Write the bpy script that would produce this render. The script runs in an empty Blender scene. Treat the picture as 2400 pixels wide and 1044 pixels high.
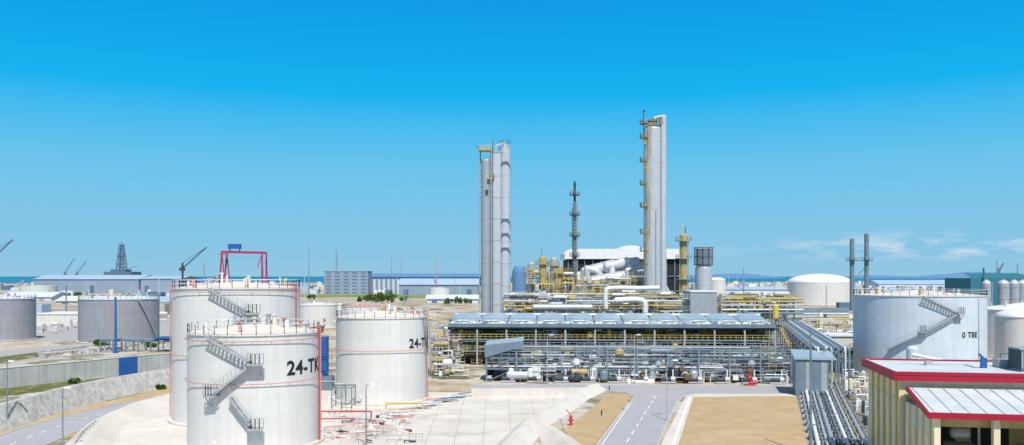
import bpy, math, random
from mathutils import Vector, Matrix
random.seed(7)
R=random.random
def U(a,b): return a+(b-a)*random.random()
# ---------------------------------------------------------------- survey helpers (camera 20 m up, 30 mm lens)
F=2000.0; HY=648.0; H=20.0
def GX(px,Y): return (px-1200)*Y/F
def DY(py,z=0): return (H-z)*F/(py-HY)
def ZZ(py,Y): return H-(py-HY)*Y/F
def G(px,py,z=0):
    Y=DY(py,z); return (GX(px,Y),Y,z)
def G2(px,py): g=G(px,py); return (g[0],g[1])
# ---------------------------------------------------------------- materials
MATS={}
def mat(name,col,rough=.6,metal=0.,var=.12,scale=.5,streak=0,plates=0,bump=0.,spec=.4,vscale=None,dirt=None,dirt_amt=0.):
    if name in MATS: return MATS[name]
    m=bpy.data.materials.new(name); m.use_nodes=True
    nt=m.node_tree; N=nt.nodes; L=nt.links; p=N['Principled BSDF']
    p.inputs['Roughness'].default_value=rough; p.inputs['Metallic'].default_value=metal
    p.inputs['Specular IOR Level'].default_value=spec
    tc=N.new('ShaderNodeTexCoord')
    n=N.new('ShaderNodeTexNoise'); n.inputs['Scale'].default_value=scale; n.inputs['Detail'].default_value=7; n.inputs['Roughness'].default_value=.6
    L.new(tc.outputs['Object'],n.inputs['Vector'])
    mr=N.new('ShaderNodeMapRange'); mr.inputs[1].default_value=.3; mr.inputs[2].default_value=.7
    mr.inputs[3].default_value=1-var; mr.inputs[4].default_value=1+var*.5
    L.new(n.outputs['Fac'],mr.inputs[0])
    fac=mr.outputs[0]
    def mul(a,b):
        q=N.new('ShaderNodeMath'); q.operation='MULTIPLY'
        L.new(a,q.inputs[0]); L.new(b,q.inputs[1]); return q.outputs[0]
    if streak:
        mp=N.new('ShaderNodeMapping'); mp.inputs['Scale'].default_value=(1.6,1.6,.07)
        L.new(tc.outputs['Object'],mp.inputs['Vector'])
        n2=N.new('ShaderNodeTexNoise'); n2.inputs['Scale'].default_value=1.; n2.inputs['Detail'].default_value=5
        L.new(mp.outputs[0],n2.inputs['Vector'])
        m2=N.new('ShaderNodeMapRange'); m2.inputs[1].default_value=.35; m2.inputs[2].default_value=.62
        m2.inputs[3].default_value=1-streak; m2.inputs[4].default_value=1
        L.new(n2.outputs['Fac'],m2.inputs[0]); fac=mul(fac,m2.outputs[0])
    if plates:
        sp=N.new('ShaderNodeSeparateXYZ'); L.new(tc.outputs['Object'],sp.inputs[0])
        at=N.new('ShaderNodeMath'); at.operation='ARCTAN2'; L.new(sp.outputs['Y'],at.inputs[0]); L.new(sp.outputs['X'],at.inputs[1])
        sc=N.new('ShaderNodeMath'); sc.operation='MULTIPLY'; sc.inputs[1].default_value=8.; L.new(at.outputs[0],sc.inputs[0])
        cb=N.new('ShaderNodeCombineXYZ'); L.new(sc.outputs[0],cb.inputs['X']); L.new(sp.outputs['Z'],cb.inputs['Y'])
        br=N.new('ShaderNodeTexBrick'); br.inputs['Scale'].default_value=1.; br.inputs['Brick Width'].default_value=5.; br.inputs['Row Height'].default_value=2.1
        br.inputs['Mortar Size'].default_value=.03; br.inputs['Mortar Smooth'].default_value=.3
        br.inputs['Color1'].default_value=(1,1,1,1); br.inputs['Color2'].default_value=(1-plates,)*3+(1,); br.inputs['Mortar'].default_value=(.86,)*3+(1,)
        L.new(cb.outputs[0],br.inputs['Vector'])
        fac=mul(fac,br.outputs['Color'])
    vm=N.new('ShaderNodeVectorMath'); vm.operation='SCALE'; vm.inputs[0].default_value=col[:3]
    L.new(fac,vm.inputs['Scale']); out=vm.outputs[0]
    if dirt:
        n3=N.new('ShaderNodeTexNoise'); n3.inputs['Scale'].default_value=vscale or .15; n3.inputs['Detail'].default_value=8; n3.inputs['Roughness'].default_value=.65
        L.new(tc.outputs['Object'],n3.inputs['Vector'])
        m3=N.new('ShaderNodeMapRange'); m3.inputs[1].default_value=.5; m3.inputs[2].default_value=.68; m3.inputs[4].default_value=dirt_amt
        L.new(n3.outputs['Fac'],m3.inputs[0])
        mx=N.new('ShaderNodeMix'); mx.data_type='RGBA'; mx.inputs[7].default_value=dirt+(1,)
        L.new(m3.outputs[0],mx.inputs[0]); L.new(out,mx.inputs[6]); out=mx.outputs[2]
    L.new(out,p.inputs['Base Color'])
    if bump:
        b=N.new('ShaderNodeBump'); b.inputs['Strength'].default_value=bump; b.inputs['Distance'].default_value=.2
        L.new(n.outputs['Fac'],b.inputs['Height']); L.new(b.outputs[0],p.inputs['Normal'])
    MATS[name]=m; return m
tankw=mat('tank_white',(.73,.72,.69),.5,var=.05,streak=.07,plates=.04,spec=.3,dirt=(.64,.60,.52),dirt_amt=.4,vscale=.25)
tankb=mat('tank_bluewhite',(.64,.71,.77),.5,var=.05,streak=.08,plates=.06,spec=.3)
tankg=mat('tank_grey',(.35,.355,.40),.6,var=.1,streak=.12,plates=.06,dirt=(.34,.27,.16),dirt_amt=.3,vscale=.12)
roofc=mat('tank_roof',(.78,.70,.60),.7,var=.2,scale=1.5)
white=mat('white_paint',(.80,.80,.78),.5,var=.12,scale=.6)
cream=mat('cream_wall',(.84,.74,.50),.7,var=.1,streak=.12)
pale=mat('pale_wall',(.74,.70,.62),.7,var=.12,streak=.12)
redp=mat('red_paint',(.50,.05,.06),.5,var=.15)
pinkr=mat('faded_red',(.64,.28,.23),.6,var=.15)
crimson=mat('crimson_trim',(.38,.01,.035),.5,var=.1)
magenta=mat('crane_magenta',(.42,.03,.12),.6,var=.1)
yellow=mat('yellow_paint',(.64,.50,.14),.55,var=.2)
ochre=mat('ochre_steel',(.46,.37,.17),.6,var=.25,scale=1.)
brown=mat('brown_steel',(.15,.105,.05),.7,var=.3)
steel=mat('blue_grey_steel',(.19,.26,.31),.5,var=.2,metal=.1)
steeld=mat('dark_steel',(.05,.065,.08),.6,var=.2)
galv=mat('galvanised',(.44,.47,.49),.45,var=.2,metal=.2,scale=1.)
silver=mat('aluminium_cladding',(.60,.64,.67),.4,var=.15,metal=.3,scale=.8)
cold=mat('cooler_roof',(.42,.54,.60),.4,var=.25,metal=.2,scale=.6)
colm=mat('column_cladding',(.38,.42,.46),.55,var=.1,metal=.1,streak=.12)
colml=mat('column_cladding_light',(.54,.58,.62),.5,var=.08,metal=.1,streak=.1)
blue=mat('blue_paint',(.02,.12,.38),.5,var=.1)
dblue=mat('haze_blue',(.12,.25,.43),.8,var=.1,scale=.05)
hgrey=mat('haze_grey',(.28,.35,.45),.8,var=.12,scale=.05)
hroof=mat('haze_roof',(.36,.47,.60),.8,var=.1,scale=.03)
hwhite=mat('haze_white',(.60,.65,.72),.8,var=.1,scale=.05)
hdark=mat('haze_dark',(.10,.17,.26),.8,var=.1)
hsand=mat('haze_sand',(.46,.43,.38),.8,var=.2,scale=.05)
black=mat('black_paint',(.015,.016,.018),.6,var=.1)
dark=mat('dark_opening',(.02,.022,.025),.8,var=.2)
concr=mat('concrete',(.68,.64,.57),.85,var=.12,scale=.25,bump=.1,dirt=(.50,.44,.36),dirt_amt=.5,vscale=.08)
concw=mat('concrete_wall',(.56,.56,.54),.85,var=.14,scale=.4,streak=.18,bump=.1)
stonew=mat('stone_lining',(.56,.56,.52),.9,var=.35,scale=1.2,bump=.6,dirt=(.30,.28,.23),dirt_amt=.6,vscale=.35)
asph=mat('road_asphalt_pale',(.40,.40,.42),.85,var=.1,scale=.3,dirt=(.50,.47,.42),dirt_amt=.5,vscale=.1)
paint=mat('road_marking',(.80,.80,.78),.7,var=.1)
sand=mat('sand_plot',(.49,.36,.19),.95,var=.16,scale=.4,bump=.3,dirt=(.58,.46,.30),dirt_amt=.6,vscale=.12)
gravel=mat('gravel',(.44,.43,.41),.95,var=.35,scale=1.3,bump=.6)
grass=mat('grass',(.12,.14,.03),.95,var=.4,scale=1.,dirt=(.40,.34,.18),dirt_amt=.8,vscale=.4)
field=mat('field_green',(.20,.26,.06),.95,var=.2,scale=.05,dirt=(.40,.36,.18),dirt_amt=.5,vscale=.02)
leafm=mat('foliage',(.10,.17,.035),.8,var=.5,scale=.5)
barkm=mat('bark',(.12,.08,.05),.9)
roofw=mat('flat_roof',(.62,.67,.67),.6,var=.12,scale=.4,dirt=(.46,.49,.47),dirt_amt=.5,vscale=.3)
glass=mat('window_glass',(.04,.06,.08),.1,var=.1)
# ---------------------------------------------------------------- mesh builder
class B:
    def __init__(s,name,origin=(0,0,0),rot=0):
        s.name=name;s.v=[];s.f=[];s.mi=[];s.sm=[];s.mats=[];s.o=Vector(origin);s.rot=rot
    def idx(s,m):
        if m not in s.mats: s.mats.append(m)
        return s.mats.index(m)
    def add(s,vs,fs,m,smooth=False):
        k=len(s.v); s.v+= [tuple(v) for v in vs]; i=s.idx(m)
        for f in fs: s.f.append([a+k for a in f]); s.mi.append(i); s.sm.append(smooth)
    def bx(s,x0,x1,y0,y1,z0,z1,m):
        s.add([(x0,y0,z0),(x1,y0,z0),(x1,y1,z0),(x0,y1,z0),(x0,y0,z1),(x1,y0,z1),(x1,y1,z1),(x0,y1,z1)],
          [(3,2,1,0),(4,5,6,7),(0,1,5,4),(1,2,6,5),(2,3,7,6),(3,0,4,7)],m)
    def beam(s,p,q,w,m,h=None):
        p=Vector(p);q=Vector(q);d=q-p
        if d.length<1e-6: return
        d.normalize(); up=Vector((0,0,1)) if abs(d.z)<.95 else Vector((0,1,0))
        a=d.cross(up).normalized()*(w/2); b=a.cross(d).normalized()*((h or w)/2)
        vs=[p-a-b,p+a-b,p+a+b,p-a+b,q-a-b,q+a-b,q+a+b,q-a+b]
        s.add(vs,[(0,1,2,3),(7,6,5,4),(0,4,5,1),(1,5,6,2),(2,6,7,3),(3,7,4,0)],m)
    def tube(s,p,q,r,m,n=8,r2=None,caps=True):
        p=Vector(p);q=Vector(q);d=q-p
        if d.length<1e-6:return
        d.normalize(); up=Vector((0,0,1)) if abs(d.z)<.95 else Vector((0,1,0))
        a=d.cross(up).normalized(); b=a.cross(d).normalized(); r2=r if r2 is None else r2
        c=[(math.cos(2*math.pi*i/n),math.sin(2*math.pi*i/n)) for i in range(n)]
        A=[p+a*x*r+b*y*r for x,y in c]; C=[q+a*x*r2+b*y*r2 for x,y in c]
        s.add(A+C,[(i,i+n,(i+1)%n+n,(i+1)%n) for i in range(n)],m,True)
        if caps:
            s.add(A,[tuple(range(n))],m); s.add(C,[tuple(reversed(range(n)))],m)
    def pipe(s,pts,r,m,n=8):
        pts=[Vector(p) for p in pts]
        for i in range(len(pts)-1): s.tube(pts[i],pts[i+1],r,m,n,caps=(i==0 or i==len(pts)-2))
        for p in pts[1:-1]: s.ball(p,r*1.02,m,n)
    def ball(s,c,r,m,n=8):
        pr=[(r*math.sin(math.pi*i/4),-r*math.cos(math.pi*i/4)) for i in range(5)]
        s.rev(c,[(max(a,.001),z) for a,z in pr],m,n)
    def rev(s,c,prof,m,n=48):
        c=Vector(c)
        for (r0,z0),(r1,z1) in zip(prof[:-1],prof[1:]):
            vs=[]
            for i in range(n):
                t=2*math.pi*i/n; vs.append(c+Vector((r0*math.cos(t),r0*math.sin(t),z0)))
            for i in range(n):
                t=2*math.pi*i/n; vs.append(c+Vector((r1*math.cos(t),r1*math.sin(t),z1)))
            s.add(vs,[(i,(i+1)%n,(i+1)%n+n,i+n) for i in range(n)],m,True)
    def vessel(s,p,q,r,m,n=16):
        p=Vector(p);q=Vector(q);d=(q-p).normalized()
        s.tube(p,q,r,m,n,caps=False)
        for e,sg in((p,-1),(q,1)):
            s.tube(e,e+d*sg*r*.35,r,m,n,r2=r*.75,caps=False)
            s.tube(e+d*sg*r*.35,e+d*sg*r*.55,r*.75,m,n,r2=r*.05)
    def arc(s,c,r,a0,a1,z,rad,m,n=24,sq=False):
        P=[(c[0]+r*math.cos(a0+(a1-a0)*i/n),c[1]+r*math.sin(a0+(a1-a0)*i/n),z) for i in range(n+1)]
        for i in range(n):
            if sq: s.beam(P[i],P[i+1],rad,m)
            else: s.tube(P[i],P[i+1],rad,m,5,caps=False)
    def rail(s,pts,m,h=1.1,sp=1.5,t=.05):
        for p,q in zip(pts[:-1],pts[1:]):
            p=Vector(p);q=Vector(q); L=(q-p).length; n=max(1,int(L/sp))
            for k in (h,h*.55): s.beam(p+Vector((0,0,k)),q+Vector((0,0,k)),t,m)
            for i in range(n+1):
                e=p.lerp(q,i/n); s.beam(e,e+Vector((0,0,h)),t,m)
    def poly(s,pts,z,m):
        vs=[(p[0],p[1],z) for p in pts]
        ar=sum(vs[i][0]*vs[(i+1)%len(vs)][1]-vs[(i+1)%len(vs)][0]*vs[i][1] for i in range(len(vs)))
        if ar<0: vs.reverse()
        s.add(vs,[tuple(range(len(vs)))],m)
    def prism(s,pts,z0,z1,m,mt=None):
        ar=sum(pts[i][0]*pts[(i+1)%len(pts)][1]-pts[(i+1)%len(pts)][0]*pts[i][1] for i in range(len(pts)))
        if ar<0: pts=list(reversed(pts))
        n=len(pts); z0s=z0 if isinstance(z0,(list,tuple)) else [z0]*n; z1s=z1 if isinstance(z1,(list,tuple)) else [z1]*n
        for i in range(n):
            j=(i+1)%n
            s.add([(*pts[i],z0s[i]),(*pts[j],z0s[j]),(*pts[j],z1s[j]),(*pts[i],z1s[i])],[(0,1,2,3)],m)
        s.add([(*pts[i],z1s[i]) for i in range(n)],[tuple(range(n))],mt or m)
    def platform(s,c,z,r0,r1,a0,a1,md,mr,n=10):
        P=lambda r,a,zz:(c[0]+r*math.cos(a),c[1]+r*math.sin(a),zz)
        for i in range(n):
            a=a0+(a1-a0)*i/n;b=a0+(a1-a0)*(i+1)/n
            vs=[P(r0,a,z),P(r1,a,z),P(r1,b,z),P(r0,b,z),P(r0,a,z-.25),P(r1,a,z-.25),P(r1,b,z-.25),P(r0,b,z-.25)]
            s.add(vs,[(0,1,2,3),(7,6,5,4),(1,5,6,2),(0,4,5,1),(3,2,6,7)],md)
        s.rail([P(r1,a0+(a1-a0)*i/n,z) for i in range(n+1)],mr,1.1,1.2,.09)
    def make(s):
        me=bpy.data.meshes.new(s.name); me.from_pydata(s.v,[],s.f)
        for m in s.mats: me.materials.append(m)
        me.polygons.foreach_set('material_index',s.mi); me.polygons.foreach_set('use_smooth',s.sm); me.update()
        o=bpy.data.objects.new(s.name,me); bpy.context.scene.collection.objects.link(o)
        o.location=s.o; o.rotation_euler=(0,0,s.rot); return o
def wrap_text(b,txt,r,size,a_start,z,m):
    cu=bpy.data.curves.new('t','FONT'); cu.body=txt; cu.size=size; cu.offset=.03*size; cu.space_character=1.08
    ob=bpy.data.objects.new('t',cu); bpy.context.scene.collection.objects.link(ob)
    me=ob.to_mesh(); vs=[]
    import bmesh
    bm=bmesh.new(); bm.from_mesh(me); bmesh.ops.triangulate(bm,faces=bm.faces)
    bmesh.ops.subdivide_edges(bm,edges=[e for e in bm.edges if e.calc_length()>.35],cuts=2)
    bm.verts.ensure_lookup_table()
    for v in bm.verts:
        a=a_start+v.co.x/r; vs.append(((r+.03)*math.cos(a),(r+.03)*math.sin(a),z+v.co.y))
    fs=[[v.index for v in f.verts] for f in bm.faces]
    b.add(vs,fs,m); bm.free(); ob.to_mesh_clear(); bpy.data.objects.remove(ob); bpy.data.curves.remove(cu)
# ---------------------------------------------------------------- clutter
def clutter(b,x0,x1,y0,y1,z0,z1,n,ms,rs=(.08,.35)):
    for i in range(n):
        m=random.choice(ms); t=R(); x=U(x0,x1); y=U(y0,y1); z=U(z0,z1); r=U(*rs)
        if t<.3:
            x2=min(x1,x+U(2,10)); zz=z
            pts=[(x,y,zz),(x2,y,zz)]
            if R()<.6: pts.append((x2,y,max(z0,zz-U(1,4))))
            if R()<.4: pts.insert(0,(x,min(y1,y+U(1,3)),zz))
            b.pipe(pts,r,m,6)
        elif t<.45: b.tube((x,y,z0),(x,y,z),r,m,7)
        elif t<.6: b.vessel((x,y,z0+.5),(x,y,min(z1,z0+U(1.5,4))),U(.4,1.),m,10)
        elif t<.7: b.vessel((x,y,z),(min(x1,x+U(2,5)),y,z),U(.4,.9),m,10)
        elif t<.85:
            w=U(.4,1.6); b.bx(x-w/2,x+w/2,y-w/2,y+w/2,z,z+U(.3,1.3),m)
        else:
            w=U(2,5); b.bx(x,x+w,y,y+1.2,z-.12,z,m); b.rail([(x,y,z),(x+w,y,z)],m,1.1,.9,.07)
def frame(b,x0,x1,y0,y1,levels,nx,m,w=.3,rails=None,brace=True):
    zt=levels[-1]
    for i in range(nx+1):
        x=x0+(x1-x0)*i/nx
        for y in (y0,y1): b.beam((x,y,0),(x,y,zt),w,m)
        for z in levels: b.beam((x,y0,z-.15),(x,y1,z-.15),w*.8,m)
    for z in levels:
        for y in (y0,y1): b.beam((x0,y,z-.17),(x1,y,z-.17),w*.85,m)
        if rails: b.rail([(x0,y0-.2,z),(x1,y0-.2,z)],rails,1.1,1.4,.07)
    if brace:
        for i in range(0,nx,3):
            xa=x0+(x1-x0)*i/nx; xb=x0+(x1-x0)*(i+1)/nx
            z=0
            for l in levels: b.beam((xa,y0,z),(xb,y0,l),w*.5,m); z=l
# ================================================================ ground, sea
g=B('ground')
gm=bpy.data.materials.new('ground_mix'); gm.use_nodes=True
nt=gm.node_tree;N=nt.nodes;L=nt.links;p=N['Principled BSDF'];p.inputs['Roughness'].default_value=.95;p.inputs['Specular IOR Level'].default_value=.1
tc=N.new('ShaderNodeTexCoord')
def noise(sc,det=6):
    n=N.new('ShaderNodeTexNoise');n.inputs['Scale'].default_value=sc;n.inputs['Detail'].default_value=det;n.inputs['Roughness'].default_value=.65
    L.new(tc.outputs['Object'],n.inputs['Vector']);return n.outputs['Fac']
r1=N.new('ShaderNodeValToRGB');L.new(noise(.02,8),r1.inputs[0])
e=r1.color_ramp.elements;e[0].position=.34;e[0].color=(.20,.21,.09,1);e[1].position=.66;e[1].color=(.42,.42,.41,1)
for ps,c in((.40,(.42,.32,.19,1)),(.47,(.54,.46,.34,1)),(.52,(.60,.56,.50,1)),(.56,(.20,.21,.10,1)),(.59,(.46,.38,.26,1))):
    q=e.new(ps);q.color=c
r2=N.new('ShaderNodeValToRGB');L.new(noise(.5,8),r2.inputs[0]);r2.color_ramp.elements[0].position=.3;r2.color_ramp.elements[0].color=(.7,.7,.7,1);r2.color_ramp.elements[1].position=.7;r2.color_ramp.elements[1].color=(1.1,1.1,1.1,1)
mx=N.new('ShaderNodeMix');mx.data_type='RGBA';mx.blend_type='MULTIPLY';mx.inputs[0].default_value=1
L.new(r1.outputs[0],mx.inputs[6]);L.new(r2.outputs[0],mx.inputs[7]);L.new(mx.outputs[2],p.inputs['Base Color'])
g.poly([(-2600,-200),(2600,-200),(2600,2700),(900,2900),(200,2500),(-700,2700),(-1500,2300),(-2600,2100)],0,gm); g.make()
sea=mat('sea_water',(.01,.17,.26),.35,var=.1,scale=.002,spec=.3)
s=B('sea');s.poly([(-60000,1500),(60000,1500),(60000,80000),(-60000,80000)],-1.2,sea);s.make()
b=B('distant_hills')
hp=[]
for i in range(60):
    x=1000+i*180; hp.append((x,25+25*math.sin(i*.35)+18*math.sin(i*.9)+8*R()))
for i in range(59):
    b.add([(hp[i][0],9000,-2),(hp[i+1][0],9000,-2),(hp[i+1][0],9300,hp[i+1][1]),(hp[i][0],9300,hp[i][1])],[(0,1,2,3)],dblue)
b.make()
# ================================================================ ground areas
b=B('gravel_yard'); b.poly([G2(60,752),G2(420,748),G2(420,800),G2(60,800)],.03,gravel); b.poly([G2(-100,832),G2(250,800),G2(420,790),G2(420,812),G2(200,832),G2(-100,862)],.035,gravel);b.make()
b=B('grass_verge'); b.poly([G2(-150,935),G2(0,912),G2(410,868),G2(430,880),G2(0,930),G2(-150,960)],.04,grass)
b.poly([G2(-100,850),G2(200,812),G2(420,800),G2(420,806),G2(200,820),G2(-100,868)],.05,grass);b.make()
b=B('field'); b.poly([G2(920,686),G2(1130,686),G2(1130,700),G2(920,699)],.05,field); b.poly([G2(700,690),G2(860,690),G2(860,697),G2(700,697)],.05,field)
b.poly([G2(-50,688),G2(180,686),G2(190,692),G2(-50,695)],.05,field); b.poly([G2(200,700),G2(410,696),G2(410,702),G2(220,706)],.05,field);b.make()
b=B('sandy_verge'); b.poly([G2(-200,1062),G2(0,1000),G2(410,905),G2(470,905),G2(470,940),G2(0,1070),G2(-200,1130)],.02,sand);
b.make()
def strip(b,pts,wid,z,m):
    P=[Vector((p[0],p[1])) for p in pts]; o=[]
    for i,p in enumerate(P):
        d=((P[min(i+1,len(P)-1)]-P[max(i-1,0)])).normalized(); n=Vector((-d.y,d.x)); o.append((p+n*wid/2,p-n*wid/2))
    for i in range(len(P)-1):
        q=[o[i][0],o[i][1],o[i+1][1],o[i+1][0]]
        b.add([(a.x,a.y,z) for a in q],[(0,1,2,3)],m)
def smooth(pts,k=8):
    P=[Vector(p) for p in pts]; out=[]
    for i in range(len(P)-1):
        a=P[max(i-1,0)];b_=P[i];c=P[i+1];d=P[min(i+2,len(P)-1)]
        for j in range(k):
            t=j/k; out.append(.5*((2*b_)+(c-a)*t+(2*a-5*b_+4*c-d)*t*t+(3*b_-a-3*c+d)*t**3))
    out.append(P[-1]); return out
def kerb(b,path,h=.13,w=.25,m=concw):
    for p,q in zip(path[:-1],path[1:]): b.beam((p[0],p[1],h/2),(q[0],q[1],h/2),w,m,h)
rl=B('road')
path=smooth([G2(-420,1200),G2(-30,1065),G2(130,1003),G2(260,967),G2(420,933),G2(560,912)])
strip(rl,path,8.0,.06,asph)
for i in range(0,len(path)-1,2):
    strip(rl,[path[i],path[i].lerp(path[i+1],.8)],.22,.075,paint)
for sg in(-1,1):
    off=[]
    for i,p_ in enumerate(path):
        d=(path[min(i+1,len(path)-1)]-path[max(i-1,0)]).normalized(); off.append(p_+Vector((-d.y,d.x))*4.15*sg)
    kerb(rl,off)
rl.make()
b=B('road')
left=[G2(1372,1085),G2(1400,1044),G2(1435,998),G2(1470,955),G2(1488,932),G2(1470,922),G2(1430,918),G2(1380,917),G2(1110,916)]
right=[G2(1520,1085),G2(1542,1044),G2(1562,998),G2(1585,950),G2(1600,930),G2(1625,924),G2(1700,923),G2(1870,925)]
b.poly(left+[G2(1110,903),G2(1300,903),G2(1880,905)]+list(reversed(right)),.05,asph)
c0=Vector(G2(1455,1060)); c1=Vector(G2(1540,925))
for i in range(9):
    a=c0.lerp(c1,i/9); q=c0.lerp(c1,i/9+.06); strip(b,[a,q],.18,.066,paint)
strip(b,[Vector(G2(1392,1070)),Vector(G2(1483,940))],.15,.066,paint)
strip(b,[Vector(G2(1529,1070)),Vector(G2(1588,942))],.15,.066,paint)
kerb(b,left); kerb(b,right); kerb(b,[G2(1110,902),G2(1880,904)])
b.make()
b=B('sand_lot'); b.poly([G2(1580,1100),G2(1592,1044),G2(1626,932),G2(1866,930),G2(1895,1044),G2(1905,1100)],.09,sand)
b.make()
b=B('sand_lot'); b.poly([G2(1428,925),G2(1482,927),G2(1440,985),G2(1398,1040),G2(1372,1070),G2(1322,1010)],.09,sand); b.make()
b=B('sidewalk')
b.prism([G2(1530,1090),G2(1550,1044),G2(1606,934),G2(1626,926),G2(1866,926),G2(1866,930),G2(1626,931),G2(1590,1044),G2(1572,1090)],0,.14,concr)
strip(b,[Vector(G2(1572,1060)),Vector(G2(1617,934))],.35,.16,paint)
b.make()
b=B('concrete_apron')
b.poly([G2(120,1110),G2(200,1030),G2(250,990),G2(310,962),G2(412,935),G2(760,918),G2(1110,922),G2(1370,922),G2(1290,975),G2(1190,1060),G2(1150,1110)],.1,concr)
jm=mat('joint',(.42,.38,.33),.9)
for i in range(9):
    a=Vector(G2(780+i*70,1060)); q=Vector(G2(880+i*52,935)); strip(b,[a,q],.07,.112,jm)
for y in (945,962,985,1012): strip(b,[Vector(G2(760,y)),Vector(G2(1330-(y-930)*1.2,y))],.07,.112,jm)
stn=mat('concrete_patch',(.58,.54,.47),.9,var=.2)
for i in range(14):
    a=Vector(G2(U(800,1250),U(945,1035))); q=a+Vector((U(1.5,6),U(-1,3))); strip(b,[a,q],U(.6,3),.106+.0004*i,stn)
b.make()
def berm(name,pts,h,w0,w1,m,z0=0):
    b=B(name); P=[Vector((p[0],p[1])) for p in pts]; sec=[]
    for i,p in enumerate(P):
        d=(P[min(i+1,len(P)-1)]-P[max(i-1,0)]).normalized(); n=Vector((-d.y,d.x))
        sec.append([(*(p+n*w0/2),z0),(*(p+n*w1/2),h),(*(p-n*w1/2),h),(*(p-n*w0/2),z0)])
    for i in range(len(P)-1):
        for k in range(3): b.add([sec[i][k],sec[i][k+1],sec[i+1][k+1],sec[i+1][k]],[(0,1,2,3)],m)
    b.add(sec[0],[(0,1,2,3)],m); b.add(sec[-1],[(3,2,1,0)],m); return b.make()
berm('concrete_bund',[G2(1396,914),G2(1350,935),G2(1300,968),G2(1245,1000),G2(1175,1075)],1.1,4.2,.8,concr)
berm('concrete_bund',[G2(1252,1000),G2(1300,1025),G2(1370,1085)],1.0,4.2,.8,concr)
berm('concrete_bund',[G2(150,1110),G2(215,1035),G2(258,990),G2(320,962),G2(412,937)],1.2,5.5,.6,concr)
b=B('concrete_wall')
a=Vector(G2(1105,932)); q=Vector(G2(1370,930)); n=12
for i in range(n):
    s0=a.lerp(q,i/n); s1=a.lerp(q,(i+.985)/n); b.beam((s0.x,s0.y,.75),(s1.x,s1.y,.75),.3,concr,1.5)
b.make()
b=B('perimeter_wall')
a=Vector(G2(-160,930)); q=Vector(G2(430,864)); n=22
for i in range(n):
    s0=a.lerp(q,i/n); s1=a.lerp(q,(i+.992)/n)
    b.beam((s0.x,s0.y,1.8),(s1.x,s1.y,1.8),.35,concw,3.6)
b.beam((a.x,a.y,3.66),(q.x,q.y,3.66),.5,white,.12)
def onw(px):
    best=min([i/2000 for i in range(2001)],key=lambda t:abs(1200+F*a.lerp(q,t).x/a.lerp(q,t).y-px)); return a.lerp(q,best)
s0=onw(277);s1=onw(321); b.beam((s0.x,s0.y,1.86),(s1.x,s1.y,1.86),.45,blue,3.76)
b.make()
pts=smooth([G2(-150,1045),G2(0,1003),G2(130,962),G2(260,930),G2(420,900)],5)
berm('stone_bund',[tuple(p_) for p_ in pts],3.1,4.0,1.0,stonew)
# ================================================================ storage tanks
def stair(b,c,r,a0,z0,a1,z1,m,w=.9):
    n=max(6,int(abs(z1-z0)/.25)); P=lambda rr,a,z:(c[0]+rr*math.cos(a),c[1]+rr*math.sin(a),z)
    k=10
    for i in range(n):
        t=(i+.5)/n; a=a0+(a1-a0)*t; z=z0+(z1-z0)*t
        da=.14/r
        vs=[P(r+.1,a-da,z),P(r+w,a-da,z),P(r+w,a+da,z),P(r+.1,a+da,z)]
        b.add(vs,[(0,1,2,3)],m)
    for i in range(k):
        ta=i/k;tb=(i+1)/k
        A=a0+(a1-a0)*ta;Bq=a0+(a1-a0)*tb;za=z0+(z1-z0)*ta;zb=z0+(z1-z0)*tb
        b.beam(P(r+w,A,za),P(r+w,Bq,zb),.07,m,.28); b.beam(P(r+.12,A,za),P(r+.12,Bq,zb),.05,m,.25)
        b.beam(P(r+w,A,za+1.05),P(r+w,Bq,zb+1.05),.05,m); b.beam(P(r+w,A,za+.55),P(r+w,Bq,zb+.55),.04,m)
        b.beam(P(r+w,A,za),P(r+w,A,za+1.05),.04,m)
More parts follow.
